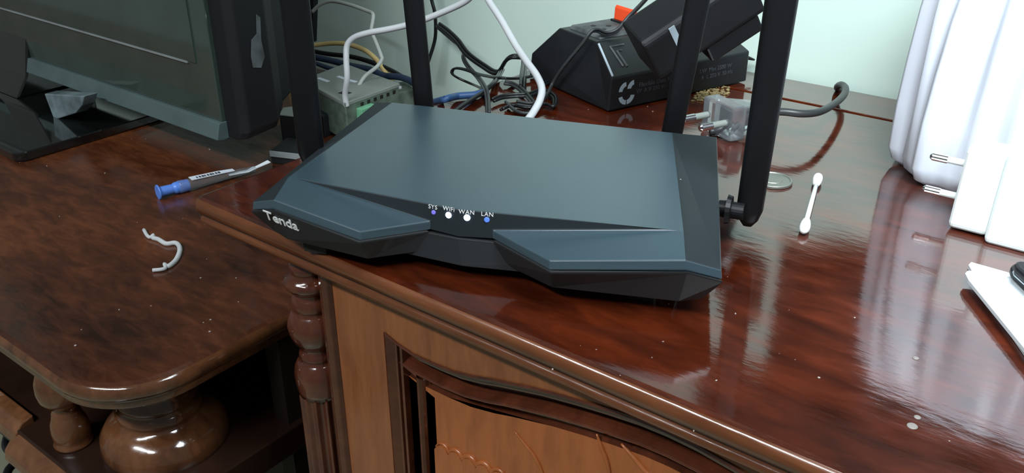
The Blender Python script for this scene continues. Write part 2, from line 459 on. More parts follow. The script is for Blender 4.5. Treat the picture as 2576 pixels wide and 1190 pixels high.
ridge('stem_carving', [(-0.2225, -0.0800), (-0.2160, -0.0850), (-0.2090, -0.0905), (-0.2040, -0.0990), (-0.2010, -0.112)], 0.0010)
ridge('stem_carving', [(-0.1735, -0.0570), (-0.1700, -0.0640), (-0.1660, -0.0730), (-0.1630, -0.090)], 0.0012)
ridge('leaf_carving', [(-0.262, -0.1235), (-0.252, -0.1215), (-0.243, -0.1240), (-0.236, -0.131)], 0.0013)
ridge('leaf_carving', [(-0.1600, -0.0560), (-0.1520, -0.0610), (-0.1440, -0.0660), (-0.1380, -0.0640)], 0.0014)
# turned and fluted corner column
KX, KY = -0.3705, 0.286
prof = [(8, -19.5), (9.6, -21), (9.8, -24), (8.8, -25), (8.8, -26.2), (10.2, -28), (10.6, -30.5), (10.0, -33), (9.6, -34), (13.4, -36.4), (14.8, -38.5), (15.0, -40),
        (14.2, -42), (12.0, -44.5), (9.8, -46), (9.2, -48.2), (10.6, -49.5), (11.6, -52), (11.9, -55), (11.3, -57.5), (10.6, -58.3), (12.4, -60), (14.7, -64),
        (15.8, -69), (15.4, -74), (13.6, -79), (11.2, -82.5), (9.9, -84.5), (9.7, -87), (10.8, -88.3), (11.2, -90.3), (10.8, -92), (10.3, -92.8), (12.2, -94.2),
        (14.4, -98), (15.4, -103), (15.3, -109), (14.6, -114), (13.9, -118)]
colm = mesh_obj('turned_column', bm_lathe([(r / 1000, z / 1000) for r, z in reversed(prof)], (KX, KY, 0), 48), 'turned', cab, smooth=True)
mesh_obj('fluted_shaft', bm_lathe([(0.0135, -0.70), (0.0139, -0.40), (0.0142, -0.122), (0.0142, -0.1195), (0.0136, -0.1175)], (KX, KY, 0), 144, flutes=12, depth=0.0030), 'turned', colm, smooth=True)
mesh_obj('column_base', bm_lathe([(0.02, -0.85), (0.021, -0.78), (0.016, -0.74), (0.0135, -0.70)], (KX, KY, 0), 32), 'turned', colm, smooth=True)

# ------------------------------------------------------------------ lower desk on the left
DZ = -0.095
desk = thing('wooden_desk', 'lower dark brown wooden desk with rounded corner under the monitor', 'desk', (-0.95, 0.44, -0.85))
arc = [(-0.480 + 0.056 * math.cos(a), 0.233 + 0.056 * math.sin(a)) for a in [(-90 + 90 * i / 14) * math.pi / 180 for i in range(15)]]
dout = [(-1.75, 0.177)] + arc + [(-0.424, 0.7065), (-1.75, 0.7065)]
DP = [(0.014, DZ - 0.0200), (0.006, DZ - 0.0194), (0.0030, DZ - 0.0170), (0.0040, DZ - 0.0138), (0.0036, DZ - 0.0126), (0.0012, DZ - 0.0105), (0.0, DZ - 0.0072), (0.0006, DZ - 0.0036), (0.0028, DZ - 0.0010), (0.0062, DZ)]
dt = mesh_obj('desk_top', slab(dout, DP), ['desk', 'desk_leg'], desk)
for p in dt.data.polygons:
    if abs(p.normal.z) < 0.9: p.material_index = 1
for o_ in (top, dt):
    for p in o_.data.polygons: p.use_smooth = abs(p.normal.z) < 0.9
LX, LY = -0.4870, 0.2400
lp = [(20, -500), (22, -330), (28, -275), (33, -252), (30, -238), (25, -229), (25.5, -226), (27.5, -223), (26, -219), (24.5, -216.5), (27, -214.5), (27.5, -211.5), (25.5, -209), (24.5, -207), (26.8, -205), (27.2, -202), (25, -199.5), (28, -198), (34.5, -195),
      (39.5, -189.5), (42, -181.5), (41, -173.5), (37, -167.5), (31.5, -163.8), (27.5, -161.5), (26.5, -159.5), (28, -157.5), (28.5, -154), (26.5, -152), (25, -150), (26.5, -148), (27, -144.5), (25, -142), (23.5, -139), (25, -137), (25.5, -133), (23, -129), (23, -114.5)]
leg = mesh_obj('bulbous_leg', bm_lathe([(r / 1000, z / 1000) for r, z in lp], (LX, LY, 0), 56), 'desk_leg', desk, smooth=True)
mesh_obj('leg_foot', bm_lathe([(0.03, -0.85), (0.032, -0.80), (0.024, -0.76), (0.02, -0.5)], (LX, LY, 0), 32), 'desk_leg', leg, smooth=True)
bp = [(12.5, -184.5), (13, -183), (11.8, -181.8), (12.3, -178), (12.6, -172), (11.6, -166), (9.8, -161.5), (9.6, -160.5), (9.0, -159.6), (9.2, -158), (8.2, -156.5), (7.6, -154), (8.6, -152), (11.5, -150), (14.2, -145), (15.0, -139), (14.2, -132), (12, -126), (10.5, -122), (10.5, -114.5)]
for k, bx in enumerate((-0.5330, -0.70, -0.86)):
    mesh_obj('turned_baluster', bm_lathe([(r / 1000, z / 1000) for r, z in bp], (bx, 0.1985, 0), 40), 'desk_leg', desk, smooth=True)
mesh_obj('lower_shelf', bm_box(-1.7, -0.425, 0.180, 0.69, -0.206, -0.1845), 'shelf', desk, bevel=0.001)
def rail(x0, x1, y, z, s=1.0):
    loops = [[(x, y + a * s, z + b * s) for a, b in ((0.004, 0.001), (-0.004, -0.001), (-0.0085, -0.006), (-0.0100, -0.013), (-0.006, -0.018), (0.004, -0.020))] for x in (x0, x1)]
    return mesh_obj('shelf_rail', bm_loops(loops), 'desk_leg', desk, bevel=0.001)
rail(-1.7, -0.5750, 0.1880, -0.1800, 1.15)
rail(-0.5750, -0.43, 0.1770, -0.1880, 1.0)
mesh_obj('back_panel', bm_box(-1.7, -0.43, 0.640, 0.655, -0.85, -0.115), 'dark_in', desk)
mesh_obj('divider_panel', bm_box(-0.445, -0.430, 0.30, 0.64, -0.85, -0.1152), 'dark_in', desk)
# ------------------------------------------------------------------ router
rt = thing('wifi_router', 'matte dark blue-grey wireless router with four black antennas on cabinet edge', 'router', (-0.277675, 0.35715, 0.0), rz=R_(20.0))
mm = lambda p: (p[0] / 1000, p[1] / 1000, p[2] / 1000)
K = dict(BLo=(-115, 73.5, 33), tipL=(-113, -76, 28), WL=(-97.5, -80.5, 33.3), WC=(-46.3, -88.4, 27), WI=(-19, -67.8, 27), AP=(-4, -68.5, 36),
         WIr=(13.2, -69, 27), WCr=(47.3, -88.7, 27), WR=(106.7, -81.5, 33.3), tipR=(122, -76, 28), BRo=(103, 77, 33),
         FL=(-95.5, -59, 36), FLb=(-101.3, -59.5, 36), FR=(97, -59, 36), FRb=(102.5, -59.5, 36), BL=(-101, 68.5, 36), BR=(78, 67.5, 36))
def on_plane(a, b, c, x, z):
    a, b, c = Vector(a), Vector(b), Vector(c)
    n = (b - a).cross(c - a)
    return (x, a.y - (n.x * (x - a.x) + n.z * (z - a.z)) / n.y, z)
AP_SEAM = (-3.8, -69.6, 21.5)
K['WI'] = on_plane(K['FL'], K['AP'], AP_SEAM, -19, 27)
K['WIr'] = on_plane(K['AP'], K['FR'], AP_SEAM, 13.2, 27)
order = ['BLo', 'tipL', 'WL', 'WC', 'WI', 'AP', 'WIr', 'WCr', 'WR', 'tipR', 'BRo']
drop = dict(BLo=9, tipL=4.6, WL=4.6, WC=4.6, WI=4.6, AP=14.5, WIr=4.6, WCr=4.6, WR=4.6, tipR=4.6, BRo=9)
def shift(k, d):
    if k == 'AP': return AP_SEAM
    if k == 'WI': return on_plane(K['FL'], K['AP'], AP_SEAM, -19.3, 22.4)
    if k == 'WIr': return on_plane(K['AP'], K['FR'], AP_SEAM, 13.5, 22.4)
    return shift_out(k, d)
def shift_out(k, d):   # a little outwards from the middle as one goes down the upper shell
    x, y, z = K[k]
    s = Vector((x, y)).normalized() * d
    return (x + s.x, y + s.y, z - drop[k])
bm = bmesh.new()
V = {k: bm.verts.new(mm(v)) for k, v in K.items()}
Sm = {k: bm.verts.new(mm(shift(k, 0.9))) for k in order}
fc = lambda *ks: bm.faces.new(ks)
fc(*[V[k] for k in ('BL', 'FLb', 'FL', 'AP', 'FR', 'FRb', 'BR')])
fc(*[V[k] for k in ('FLb', 'WL', 'WC', 'WI', 'FL')])
fc(*[V[k] for k in ('FR', 'WIr', 'WCr', 'WR', 'FRb')])
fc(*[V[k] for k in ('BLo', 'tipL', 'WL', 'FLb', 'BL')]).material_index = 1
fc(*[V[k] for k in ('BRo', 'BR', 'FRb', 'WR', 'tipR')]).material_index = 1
fc(V['BL'], V['BR'], V['BRo'], Sm['BRo'], Sm['BLo'], V['BLo'])
for a, b in zip(order[:-1], order[1:]):
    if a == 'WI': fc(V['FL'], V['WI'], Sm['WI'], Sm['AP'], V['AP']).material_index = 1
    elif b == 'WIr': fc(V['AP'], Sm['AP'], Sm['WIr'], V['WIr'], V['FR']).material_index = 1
    else: fc(V[a], Sm[a], Sm[b], V[b])
fc(*[Sm[k] for k in reversed(order)])
shell = mesh_obj('top_shell', bm, ['router', 'router_dark'], rt, bevel=0.00055, seg=2)
seam = {k: shift(k, 0.9) for k in order}
low = dict(BLo=(-110, 70, 8), tipL=(-107, -69, 8.6), WL=(-96, -75.5, 8.8), WC=(-47.3, -82.2, 8.8), WI=(-21, -66, 9.5), AP=(-1, -72.8, 7.5), WIr=(16, -66.5, 9.5), WCr=(46.8, -81.5, 8.8), WR=(105, -76, 8.6), tipR=(115, -70, 8.6), BRo=(99, 73, 8))
def ledge(k, dz):
    x, y, z = seam[k]
    d = Vector((x, y)).normalized() * 0.75
    return (x + d.x, y + d.y, z - dz)
cen = [((-108, 70, 8), (-112.5, 72, 23.6)), ((-99, -62.5, 8), (-98.5, -61.2, 21.2)), ((-1, -72.8, 7.5), (-3.7, -70.4, 21.2)), ((101, -62.5, 8), (100, -61.2, 21.2)), ((99, 73, 8), (101.5, 75.5, 23.6))]
bm = bm_loops([[mm(a) for a, b in cen], [mm((b[0], b[1], b[2] - 0.9)) for a, b in cen], [mm(b) for a, b in cen]])
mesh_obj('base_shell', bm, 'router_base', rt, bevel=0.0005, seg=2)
for ks, inner in ((('tipL', 'WL', 'WC', 'WI'), (-88, -56)), (('WIr', 'WCr', 'WR', 'tipR'), (90, -56))):
    lo_ = [low[k] for k in ks] + [inner + (9,)]
    hi_ = [ledge(k, 1.3) for k in ks] + [inner + (22,)]
    tp_ = [ledge(k, 0.1) for k in ks] + [inner + (23,)]
    mesh_obj('wing_base', bm_loops([[mm(p) for p in lo_], [mm(p) for p in hi_], [mm(p) for p in tp_]]), 'router_base', rt, bevel=0.0007, seg=2)
bm = bm_loops([[mm((x * s, y * s, z)) for x, y in ((-100, 62), (-98, -58), (-44, -60), (0, -64), (44, -60), (100, -58), (92, 62))] for s, z in ((0.93, 5.0), (0.97, 9.5))])
mesh_obj('under_plate', bm, 'rubber', rt)
for x, y in ((-84, -66), (86, -62), (-84, 58), (78, 58)):
    bm = bm_loops([[mm((x + a * q, y + b * q, z)) for a, b in ((-7, -4), (7, -4), (7, 4), (-7, 4))] for q, z in ((0.9, 0), (1, 9))])
    mesh_obj('rubber_foot', bm, 'rubber', rt)
# notch faces: LEDs and their names
def on_face(px, py, a, b, c):
    """router-local point where the photo's pixel meets the plane through local points a, b, c"""
    rot = Matrix.Rotation(R_(20.0), 3, 'Z'); org = Vector((-0.277675, 0.35715, 0))
    A, B, Cc = (rot @ Vector(mm(q)) + org for q in (a, b, c))
    n = (B - A).cross(Cc - A).normalized()
    d = FWD + RIGHT * ((px - 1288) / F_PX) - UP * ((py - 595) / F_PX)
    P = CAM + d * ((A - CAM).dot(n) / d.dot(n))
    nl = rot.transposed() @ n
    if (rot.transposed() @ (CAM - A)).dot(nl) < 0: nl = -nl
    xl = (Vector(mm(b)) - Vector(mm(a))).normalized()
    return rot.transposed() @ (P - org), xl, nl
fl = (K['FL'], K['AP'], seam['AP']); frr = (K['AP'], K['FR'], seam['AP'])
for px, py, face, r, mt, word, wpx, wpy in ((1091, 534, fl, 1.15, 'led_sys', 'SYS', 1089, 521), (1128.5, 541, fl, 1.55, 'led_on', 'WiFi', 1129, 526),
                                      (1175, 547.5, frr, 1.6, 'led_on', 'WAN', 1174, 534), (1225, 552.5, frr, 1.35, 'led_dim', 'LAN', 1226, 539.5)):
    p, xd, nn = on_face(px, py, *face)
    led = mesh_obj('status_light', bm_lathe([(r / 1000, -0.0006), (r / 1000, 0.0003), (r * 0.75 / 1000, 0.0006)], p, 20, axis=nn), mt, rt)
    p, xd, nn = on_face(wpx, wpy, *face)
    mesh_obj('light_name', place(bm_text(word, 0.0031, 0.0001, 1.08), p + nn * 0.0001, xd, nn), 'print', rt)
a_, b_, c_ = ledge('WL', 1.2), ledge('WC', 1.2), low['WL']
p, xd, nn = on_face(708, 555, a_, b_, c_)
mesh_obj('brand_lettering', place(bm_text('Tenda', 0.0088, 0.0002, 0.95, bold=0.00010), p + nn * 0.0003, Vector(b_) - Vector(a_), nn), 'print', rt)['label'] = 'white Tenda lettering'
# ventilation ledge under the plate and antennas
rot20 = Matrix.Rotation(R_(20.0), 3, 'Z'); org_r = Vector((-0.277675, 0.35715, 0))
to_local = lambda p: rot20.transposed() @ (Vector(p) - org_r)
def antenna(bottom, top, w0, w1, t0, hinge_local, round_end=True):
    """flat rounded paddle; bottom, top in router space"""
    b = Vector(bottom); t = Vector(top)
    ax = (t - b).normalized(); L = (t - b).length
    view = (to_local(CAM) - b); side = ax.cross(view).normalized(); nrm = side.cross(ax).normalized()
    loops = []
    st = [(0.0, 0.35, 0.35), (0.004, 0.75, 0.75), (0.010, 1, 1), (0.06, 1, 1)] + [(0.06 + (L - 0.07) * i / 6, 1, 1) for i in range(1, 7)] + [(L - 0.004, 0.8, 0.8), (L, 0.4, 0.4)]
    for s, kw, kt in st:
        f_ = s / L
        w = (w0 + (w1 - w0) * f_) * kw / 2; th = t0 * kt / 2
        lp_ = []
        for i in range(20):
            a = 2 * math.pi * i / 20
            ca, sa = math.cos(a), math.sin(a)
            e = 0.62
            lp_.append(b + ax * s + side * (w * math.copysign(abs(ca) ** e, ca)) + nrm * (th * math.copysign(abs(sa) ** e, sa)))
        loops.append(lp_)
    o = mesh_obj('antenna', bm_loops(loops), 'antenna', rt, smooth=True)
    h0, h1 = hinge_local
    h0, h1 = Vector(h0), Vector(h1)
    d = (h1 - h0); l = d.length
    bm = bm_lathe([(0.0042, 0), (0.0046, l * 0.30), (0.0078, l * 0.32), (0.0072, l * 0.5), (0.0045, l * 0.52), (0.0045, l)], h0, 20, axis=d)
    mesh_obj('hinge', bm, 'antenna', o)
    return o
def world_to_top(px, py, base_world, lean):
    """point on the ray of the pixel closest to a rod rising from base_world with the given depth"""
    return lean
# right side antenna (nearest), left side antenna, two rear antennas
def rod(bot_px, top_px, z_b, extra, w0, w1, t0, hinge, dy=0.0):
    b = at(*bot_px, z_b)
    # the rod stands in the vertical plane that faces the camera's heading (both ends equally deep)
    dep = (b - CAM).dot(Vector((-sr, cr, 0)))
    d = FWD + RIGHT * ((top_px[0] - 1288) / F_PX) - UP * ((top_px[1] - 595) / F_PX)
    t = CAM + d * ((dep + dy) / d.dot(Vector((-sr, cr, 0))))
    t = b + (t - b) * extra
    return antenna(to_local(b), to_local(t), w0, w1, t0, hinge)
rod((1880, 566), (1966, 0), 0.010, 1.55, 0.0135, 0.0165, 0.0115, ((0.113, 0.004, 0.021), (0.126, 0.003, 0.021)))
rod((787, 420), (741, 0), 0.018, 1.6, 0.0150, 0.0165, 0.0100, ((-0.112, 0.012, 0.021), (-0.124, 0.014, 0.021)))
rod((1073, 330), (1040, 0), 0.012, 1.5, 0.0125, 0.0130, 0.0100, ((-0.072, 0.070, 0.021), (-0.072, 0.088, 0.021)))
rod((1683, 372), (1755, 0), 0.014, 1.6, 0.0130, 0.0150, 0.0100, ((0.060, 0.070, 0.021), (0.060, 0.088, 0.021)))

# ------------------------------------------------------------------ monitor
MY = 0.43
mon = thing('computer_monitor', 'large glossy black monitor with grey lower bezel on the lower desk', 'monitor', (-0.95, 0.44, DZ))
c_tr = at(560, 308, MY, 1); c_br = at(548, 345, MY, 1)
xr = c_tr.x - 0.001; zs = c_tr.z; zb = c_br.z
ML = -1.36
mesh_obj('front_panel', bm_box(ML, xr, MY, MY + 0.006, zs, 0.24), 'screen', mon, bevel=0.001)
zl0 = at(475, 155, MY, 1)
mesh_obj('screen', bm_box(ML + 0.03, zl0.x + 0.012, MY - 0.0012, MY + 0.001, zl0.z + 0.001, 0.22), 'screen', mon)
mesh_obj('silver_trim', bm_box(ML + 0.03, zl0.x, MY - 0.0018, MY + 0.001, zl0.z - 0.0010, zl0.z + 0.0008), 'silver', mon)
bm = bm_loops([[(x, MY + 0.008, zb + 0.001), (x, MY - 0.002, zb), (x, MY - 0.008, zb + 0.0015), (x, MY - 0.0035, zs), (x, MY + 0.008, zs)] for x in (ML, xr + 0.001)])
mesh_obj('lower_bezel', bm, 'strip_grey', mon, bevel=0.0006)
bm = bm_loops([[(x, MY + a, z) for x, z in ((ML, zb + 0.001), (xr + e, zb + 0.001 + k), (xr + e + 0.004, zb + 0.008 + k), (xr + e + 0.004, 0.245), (ML, 0.245))] for a, e, k in ((0.004, 0.014, 0.000), (0.010, 0.021, 0.001), (0.040, 0.022, 0.004), (0.058, 0.008, 0.012))])
mesh_obj('outer_frame', bm, 'black_matte', mon, bevel=0.0015)
bm = bm_loops([[(x, MY + a, z) for x, z in ((ML, zb + 0.03), (xr + e, zb + 0.012 + k), (xr + e, 0.22), (ML, 0.22))] for a, e, k in ((0.055, 0.004, 0.0), (0.085, -0.004, 0.012), (0.11, -0.06, 0.05))])
mesh_obj('rear_housing', bm, 'black_matte', mon, bevel=0.002)
# dust smear on the side
bm = bm_loops([[(x, MY + y, z) for y, z in ((0.021, 0.003), (0.029, 0.001), (0.034, 0.010), (0.0325, 0.024), (0.0345, 0.043), (0.031, 0.046), (0.029, 0.030), (0.023, 0.026), (0.0205, 0.012))] for x in (xr + 0.0256, xr + 0.0263)])
mesh_obj('side_label', bm, 'dusty', mon)
mesh_obj('stand_base', slab(round_rect(-1.22, -0.825, 0.326, 0.545, 0.01, ('fr', 'br')), [(0.001, DZ), (0, DZ + 0.002), (0, DZ + 0.0085), (0.001, DZ + 0.0095)]), 'gloss', mon)
bm = bm_loops([[(x, y, z) for x, y in ((-1.06, a), (-0.985, a), (-0.985, 0.49), (-1.06, 0.49))] for a, z in ((0.405, DZ + 0.0095), (0.42, DZ + 0.03), (0.435, DZ + 0.09))])
mesh_obj('stand_neck', bm, 'gloss', mon, bevel=0.002)
pf = [at(x, y, 0.400, 1) for x, y in ((136, 302), (190, 285), (206, 266), (212, 242), (111, 236))]
bm = bm_loops([[p + Vector((0, dy, 0)) for p in pf] for dy in (0.0, 0.014)])
mesh_obj('neck_bright_facet', bm, 'neck', mon, bevel=0.001)

# ------------------------------------------------------------------ extension box with adapter (behind the router)
def frame_place(bm, origin, ang, tilt=0.0, roll=0.0):
    bm.transform(Matrix.Translation(Vector(origin)) @ Matrix.Rotation(ang, 4, 'Z') @ Matrix.Rotation(tilt, 4, 'Y') @ Matrix.Rotation(roll, 4, 'X'))
    return bm
# local frame: x along the box's length (towards the wall), y across (to the left)
EXA, EXO = R_(70.0), Vector((-0.3300, 0.5430, 0.0))
ext = thing('extension_box', 'black wedge-shaped power extension box with orange switch and pale logo', 'power strip', EXO, rz=EXA)
EL = 0.142
bm = bm_loops([[(a0, 0.0, 0.001), (a0, 0.106, 0.001), (a1, 0.106, 0.020), (a2, 0.079, 0.0455), (a2, 0.030, 0.0455), (a1, 0.0, 0.026)] for a0, a1, a2 in ((0.0, 0.002, 0.010), (EL, EL, EL - 0.012))])
mesh_obj('housing', bm, 'black', ext, bevel=0.0012)
bm = bm_loops([[(x0, y0, z), (x1, y0, z), (x1, y1, z), (x0, y1, z)] for x0, x1, y0, y1, z in ((0.016, EL - 0.018, 0.034, 0.075, 0.0450), (0.018, EL - 0.020, 0.036, 0.073, 0.0482))])
plate = mesh_obj('socket_plate', bm, 'dusty', ext, bevel=0.0006)
for x, y in ((0.030, 0.048), (0.030, 0.061), (0.040, 0.0545), (0.086, 0.048), (0.086, 0.061)):
    mesh_obj('socket_hole', bm_lathe([(0.0022, 0.0478), (0.0022, 0.04835)], (x, y, 0), 12), 'rubber', plate)
bm = bm_box(0.052, 0.074, 0.040, 0.068, 0.0478, 0.0498)
mesh_obj('switch_frame', bm, 'black', plate, bevel=0.0006)
bm = bm_loops([[(0.054, y, 0.0496), (0.072, y, 0.0496), (0.0715, y, 0.0515), (0.063, y, 0.0532), (0.0560, y, 0.0610), (0.0545, y, 0.0590)] for y in (0.042, 0.066)])
mesh_obj('rocker_switch', bm, 'orange', plate, bevel=0.0006)['label'] = 'bright orange rocker switch'
# pale edge strips moulded on the corner slope and logo / print on the long side
def slope_pt(x, t): return Vector((x, 0.030 * t, 0.026 + 0.0195 * t))
bm = bm_tube([slope_pt(0.0035, 0.04) + Vector((0, -0.0004, 0.0004)), slope_pt(0.0098, 0.92) + Vector((0, -0.0004, 0.0004))], 0.0009, n=6, smooth=False)
mesh_obj('edge_strip', bm, 'print_pale', ext)
nrm_s = Vector((0, -0.0195, 0.030)).normalized()
for pts in (((0.031, 0.80), (0.018, 0.80), (0.018, 0.24)), ((0.026, 0.66), (0.0215, 0.66), (0.0215, 0.22))):
    bm = bm_tube([slope_pt(x, t) + nrm_s * 0.0002 for x, t in pts], 0.0008, n=6, smooth=False)
    mesh_obj('raised_mark', bm, 'dusty', ext)
def arc_band(cx, cy, r0, r1, a0, a1, n=8, sx=1.0):
    bm = bmesh.new()
    lo = [bm.verts.new((cx + sx * r0 * math.cos(R_(a0 + (a1 - a0) * i / n)), cy + r0 * math.sin(R_(a0 + (a1 - a0) * i / n)), 0)) for i in range(n + 1)]
    hi = [bm.verts.new((cx + sx * r1 * math.cos(R_(a0 + (a1 - a0) * i / n)), cy + r1 * math.sin(R_(a0 + (a1 - a0) * i / n)), 0)) for i in range(n + 1)]
    fs = [bm.faces.new((lo[i], lo[i + 1], hi[i + 1], hi[i])) for i in range(n)]
    g = bmesh.ops.extrude_face_region(bm, geom=fs)
    for v in g['geom']:
        if isinstance(v, bmesh.types.BMVert): v.co.z += 0.0002
    return bm
side_x = Vector((1, 0, 0)); side_n = Vector((0, -1, 0))
for a0, a1, cx, cy, r0, r1 in ((97, 176, 0.0, 0.0018, 0.0040, 0.0072), (97, 176, 0.0072, 0.0030, 0.0030, 0.0064), (188, 268, 0.0, -0.0012, 0.0038, 0.0072), (272, 352, 0.0006, -0.0012, 0.0038, 0.0072)):
    bm = place(arc_band(cx, cy, r0, r1, a0, a1), (0.0165, -0.0001, 0.0122), side_x, side_n)
    mesh_obj('logo_mark', bm, 'print_pale', ext)
for word, x, z, s in (('Flexible Data Kheal', 0.0480, 0.0165, 0.0050), ('W  A V 250 V~  WT', 0.0460, 0.0118, 0.0046), ('10 A', 0.066, 0.0074, 0.0040),
                      ('A  L 250 V  50 Hz', 0.108, 0.0118, 0.0046), ('LW  Max 2500 W', 0.106, 0.0172, 0.0046)):
    mesh_obj('printed_text', place(bm_text(word, s, 0.0001), (x, -0.0001, z), side_x, side_n), 'print_grey', ext)

q0 = Vector((EL - 0.002, 0.030, 0.018)); 
bm = bm_tube([q0, q0 + Vector((0.012, -0.008, -0.002)), q0 + Vector((0.024, -0.016, -0.006))], lambda t: 0.0052 * (1 - 0.85 * t), n=12)
mesh_obj('cord_sleeve', bm, 'black', ext, smooth=True)

# power adapter plugged into the box, tilted
ADO = at(1742, 42, 0.0790)
adp = thing('power_adapter', 'bulky black power adapter with pale stripe plugged into extension box', 'adapter', (ADO.x, ADO.y, 0.0482))
def ad_box(l, w, h, ch):
    x, y, z = l / 2, w / 2, h / 2
    return bm_loops([[(a * x, b * (y - q), c_) for a, b in ((-1, -1), (1, -1), (1, 1), (-1, 1))] for q, c_ in ((ch, -z), (0, -z + ch), (0, z - ch), (ch, z))])
AT = dict(ang=R_(48), tilt=R_(-32), roll=R_(12))
mesh_obj('adapter_body', frame_place(ad_box(0.082, 0.038, 0.034, 0.003), ADO, **AT), 'black_matte', adp, bevel=0.002)
bm = bm_box(-0.0215, -0.0172, -0.01945, -0.0186, -0.0150, 0.0155)
mesh_obj('pale_stripe', frame_place(bm, ADO, **AT), 'print_pale', adp)
bm = bm_lathe([(0.0035, 0.0), (0.0035, 0.006), (0.0026, 0.009)], (0.0405, -0.012, 0.002), 14, axis=(1, 0, 0))
mesh_obj('cord_outlet', frame_place(bm, ADO, **AT), 'white_cable', adp)
bm = bm_box(-0.004, 0.036, -0.016, 0.016, -0.030, -0.0165)
mesh_obj('plug_neck', frame_place(bm, ADO, **AT), 'black', adp, bevel=0.0015)

# twin flex from the adapter over the box and down to the left
def px_path(lst):
    """(x, y, Y) triples of the photograph -> points on planes parallel to the wall"""
    out = []
    for x, y, Y in lst:
        p = at(x, y, Y, 1)
        q = at(x, y, 0.0035)
        if p.z < 0.0035 and q.x > CX0 + 0.002 and q.y < 0.70: p = q     # it rests on the cabinet top
        elif p.z < 0.0035 and p.x > CX0 - 0.006 and p.x < -0.33: p = at(x, y, CX0 - 0.006, 0) if at(x, y, CX0 - 0.006, 0).y < 0.70 else p
        out.append(p)
    return out
def twin(name, pts, mat, label, r=0.0012, tw=0.6, per=8):
    bm = bm_tube(pts, r, n=8, off=-r * 0.95, twist=tw, per=per)
    bm_tube(pts, r, n=8, off=r * 0.95, twist=tw, bm=bm, per=per)
    return tag(mesh_obj(name, bm, mat, smooth=True, origin=pts[0]), label, 'cable')
def cable(name, pts, r, mat, label, per=8, **k):
    return tag(mesh_obj(name, bm_tube(pts, r, n=12, per=per, **k), mat, smooth=True, origin=pts[0]), label, 'cable')

twin('twin_flex_cable', px_path([(1650, -30, .60), (1612, 12, .595), (1580, 45, .59), (1552, 76, .58), (1525, 84, .573), (1503, 76, .566), (1487, 80, .560), (1465, 110, .556), (1420, 165, .555), (1390, 210, .556), (1376, 238, .560), (1345, 262, .58), (1300, 258, .60)]),
     'dark_grey_cable', 'thin black twin cable draped over the wedge-shaped extension box')
twin('twin_flex_cable', px_path([(1103, 62, .685), (1125, 78, .675), (1150, 102, .665), (1175, 135, .655), (1215, 165, .645), (1250, 182, .635), (1275, 150, .63), (1295, 142, .63), (1318, 150, .635), (1316, 190, .64), (1314, 222, .64)]),
     'black_cable', 'stiff black twin cable slanting down across the wall to a small arch', r=0.0017)
twin('twin_flex_cable', px_path([(1100, 66, .690), (1130, 92, .683), (1162, 118, .675), (1170, 126, .67), (1166, 145, .665), (1178, 168, .655), (1200, 192, .64), (1218, 218, .62), (1226, 245, .60), (1228, 285, .58)]),
     'dark_grey_cable', 'dark grey twin cable dropping in an S bend behind the router', r=0.0012)
twin('twin_flex_cable', px_path([(1222, 228, .62), (1195, 215, .63), (1150, 195, .64), (1137, 183, .645), (1145, 172, .645), (1170, 175, .64), (1205, 187, .63), (1250, 195, .62), (1300, 197, .605), (1345, 190, .595), (1378, 180, .585), (1387, 190, .583), (1380, 204, .585), (1366, 212, .59)]),
     'black_cable', 'black twin cable looped sideways between white cable and rear antenna', r=0.0011)
twin('twin_flex_cable', px_path([(1262, 178, .632), (1245, 205, .628), (1220, 228, .620), (1190, 248, .612), (1150, 275, .60), (1130, 292, .59)]),
     'black_cable', 'black twin cable lying low between the blue cable and router top', r=0.0017)
twin('twin_flex_cable', px_path([(1240, 252, .60), (1262, 244, .60), (1295, 240, .60), (1330, 238, .60), (1365, 228, .60), (1395, 245, .59), (1392, 268, .58), (1370, 262, .578), (1330, 272, .576), (1290, 265, .58), (1262, 275, .585)]),
     'black_cable', 'black twin cable coiled flat on the cabinet beside the extension box', r=0.0012)
twin('twin_flex_cable', px_path([(1270, 208, .63), (1290, 212, .62), (1312, 226, .61), (1330, 245, .60), (1345, 268, .59), (1330, 285, .58), (1300, 280, .575), (1275, 258, .58)]),
     'dark_grey_cable', 'dark grey twin cable curled beneath the white cable near router', r=0.0012)
# thick white network cable arching from the modem to the router
cable('white_network_cable', px_path([(872, 268, .545), (868, 238, .545), (873, 195, .545), (871, 150, .548), (873, 115, .552), (890, 95, .556), (925, 83, .560), (975, 74, .566), (1020, 64, .572), (1065, 50, .576), (1120, 28, .580), (1170, 4, .583), (1200, -22, .583),
                                    (1215, -22, .580), (1232, 6, .574), (1262, 52, .562), (1295, 110, .548), (1325, 155, .535), (1350, 190, .525), (1363, 222, .515), (1358, 252, .505), (1342, 282, .495), (1325, 305, .488)]), 0.0028, 'white_cable',
      'thick white network cable arching high behind the router')
cable('off_white_cable', px_path([(785, 30, .66), (805, 12, .66), (835, 3, .66), (880, 12, .655), (925, 28, .65), (938, 36, .645), (937, 55, .64), (934, 78, .635), (945, 105, .63), (958, 138, .622), (960, 150, .62), (948, 168, .61), (918, 192, .60), (903, 215, .59), (890, 238, .58), (878, 254, .57)]), 0.0020, 'grey_cable',
      'thin off-white cable with kinked bends hanging by the grey modem', per=5)
cable('cream_cable', px_path([(727, 200, .64), (721, 165, .645), (730, 135, .65), (770, 118, .655), (820, 110, .66), (868, 110, .66), (915, 125, .658), (945, 148, .655), (965, 175, .648), (985, 205, .64)]), 0.0026, 'yellow_cable',
      'cream-yellow cable arching over the modem behind left antenna')
cable('navy_cable', px_path([(770, 125, .66), (820, 135, .66), (880, 142, .658), (930, 155, .655), (985, 178, .648), (1030, 205, .64), (1060, 225, .63)]), 0.0026, 'black_cable', 'black cable running right along the wall under the cream cable')
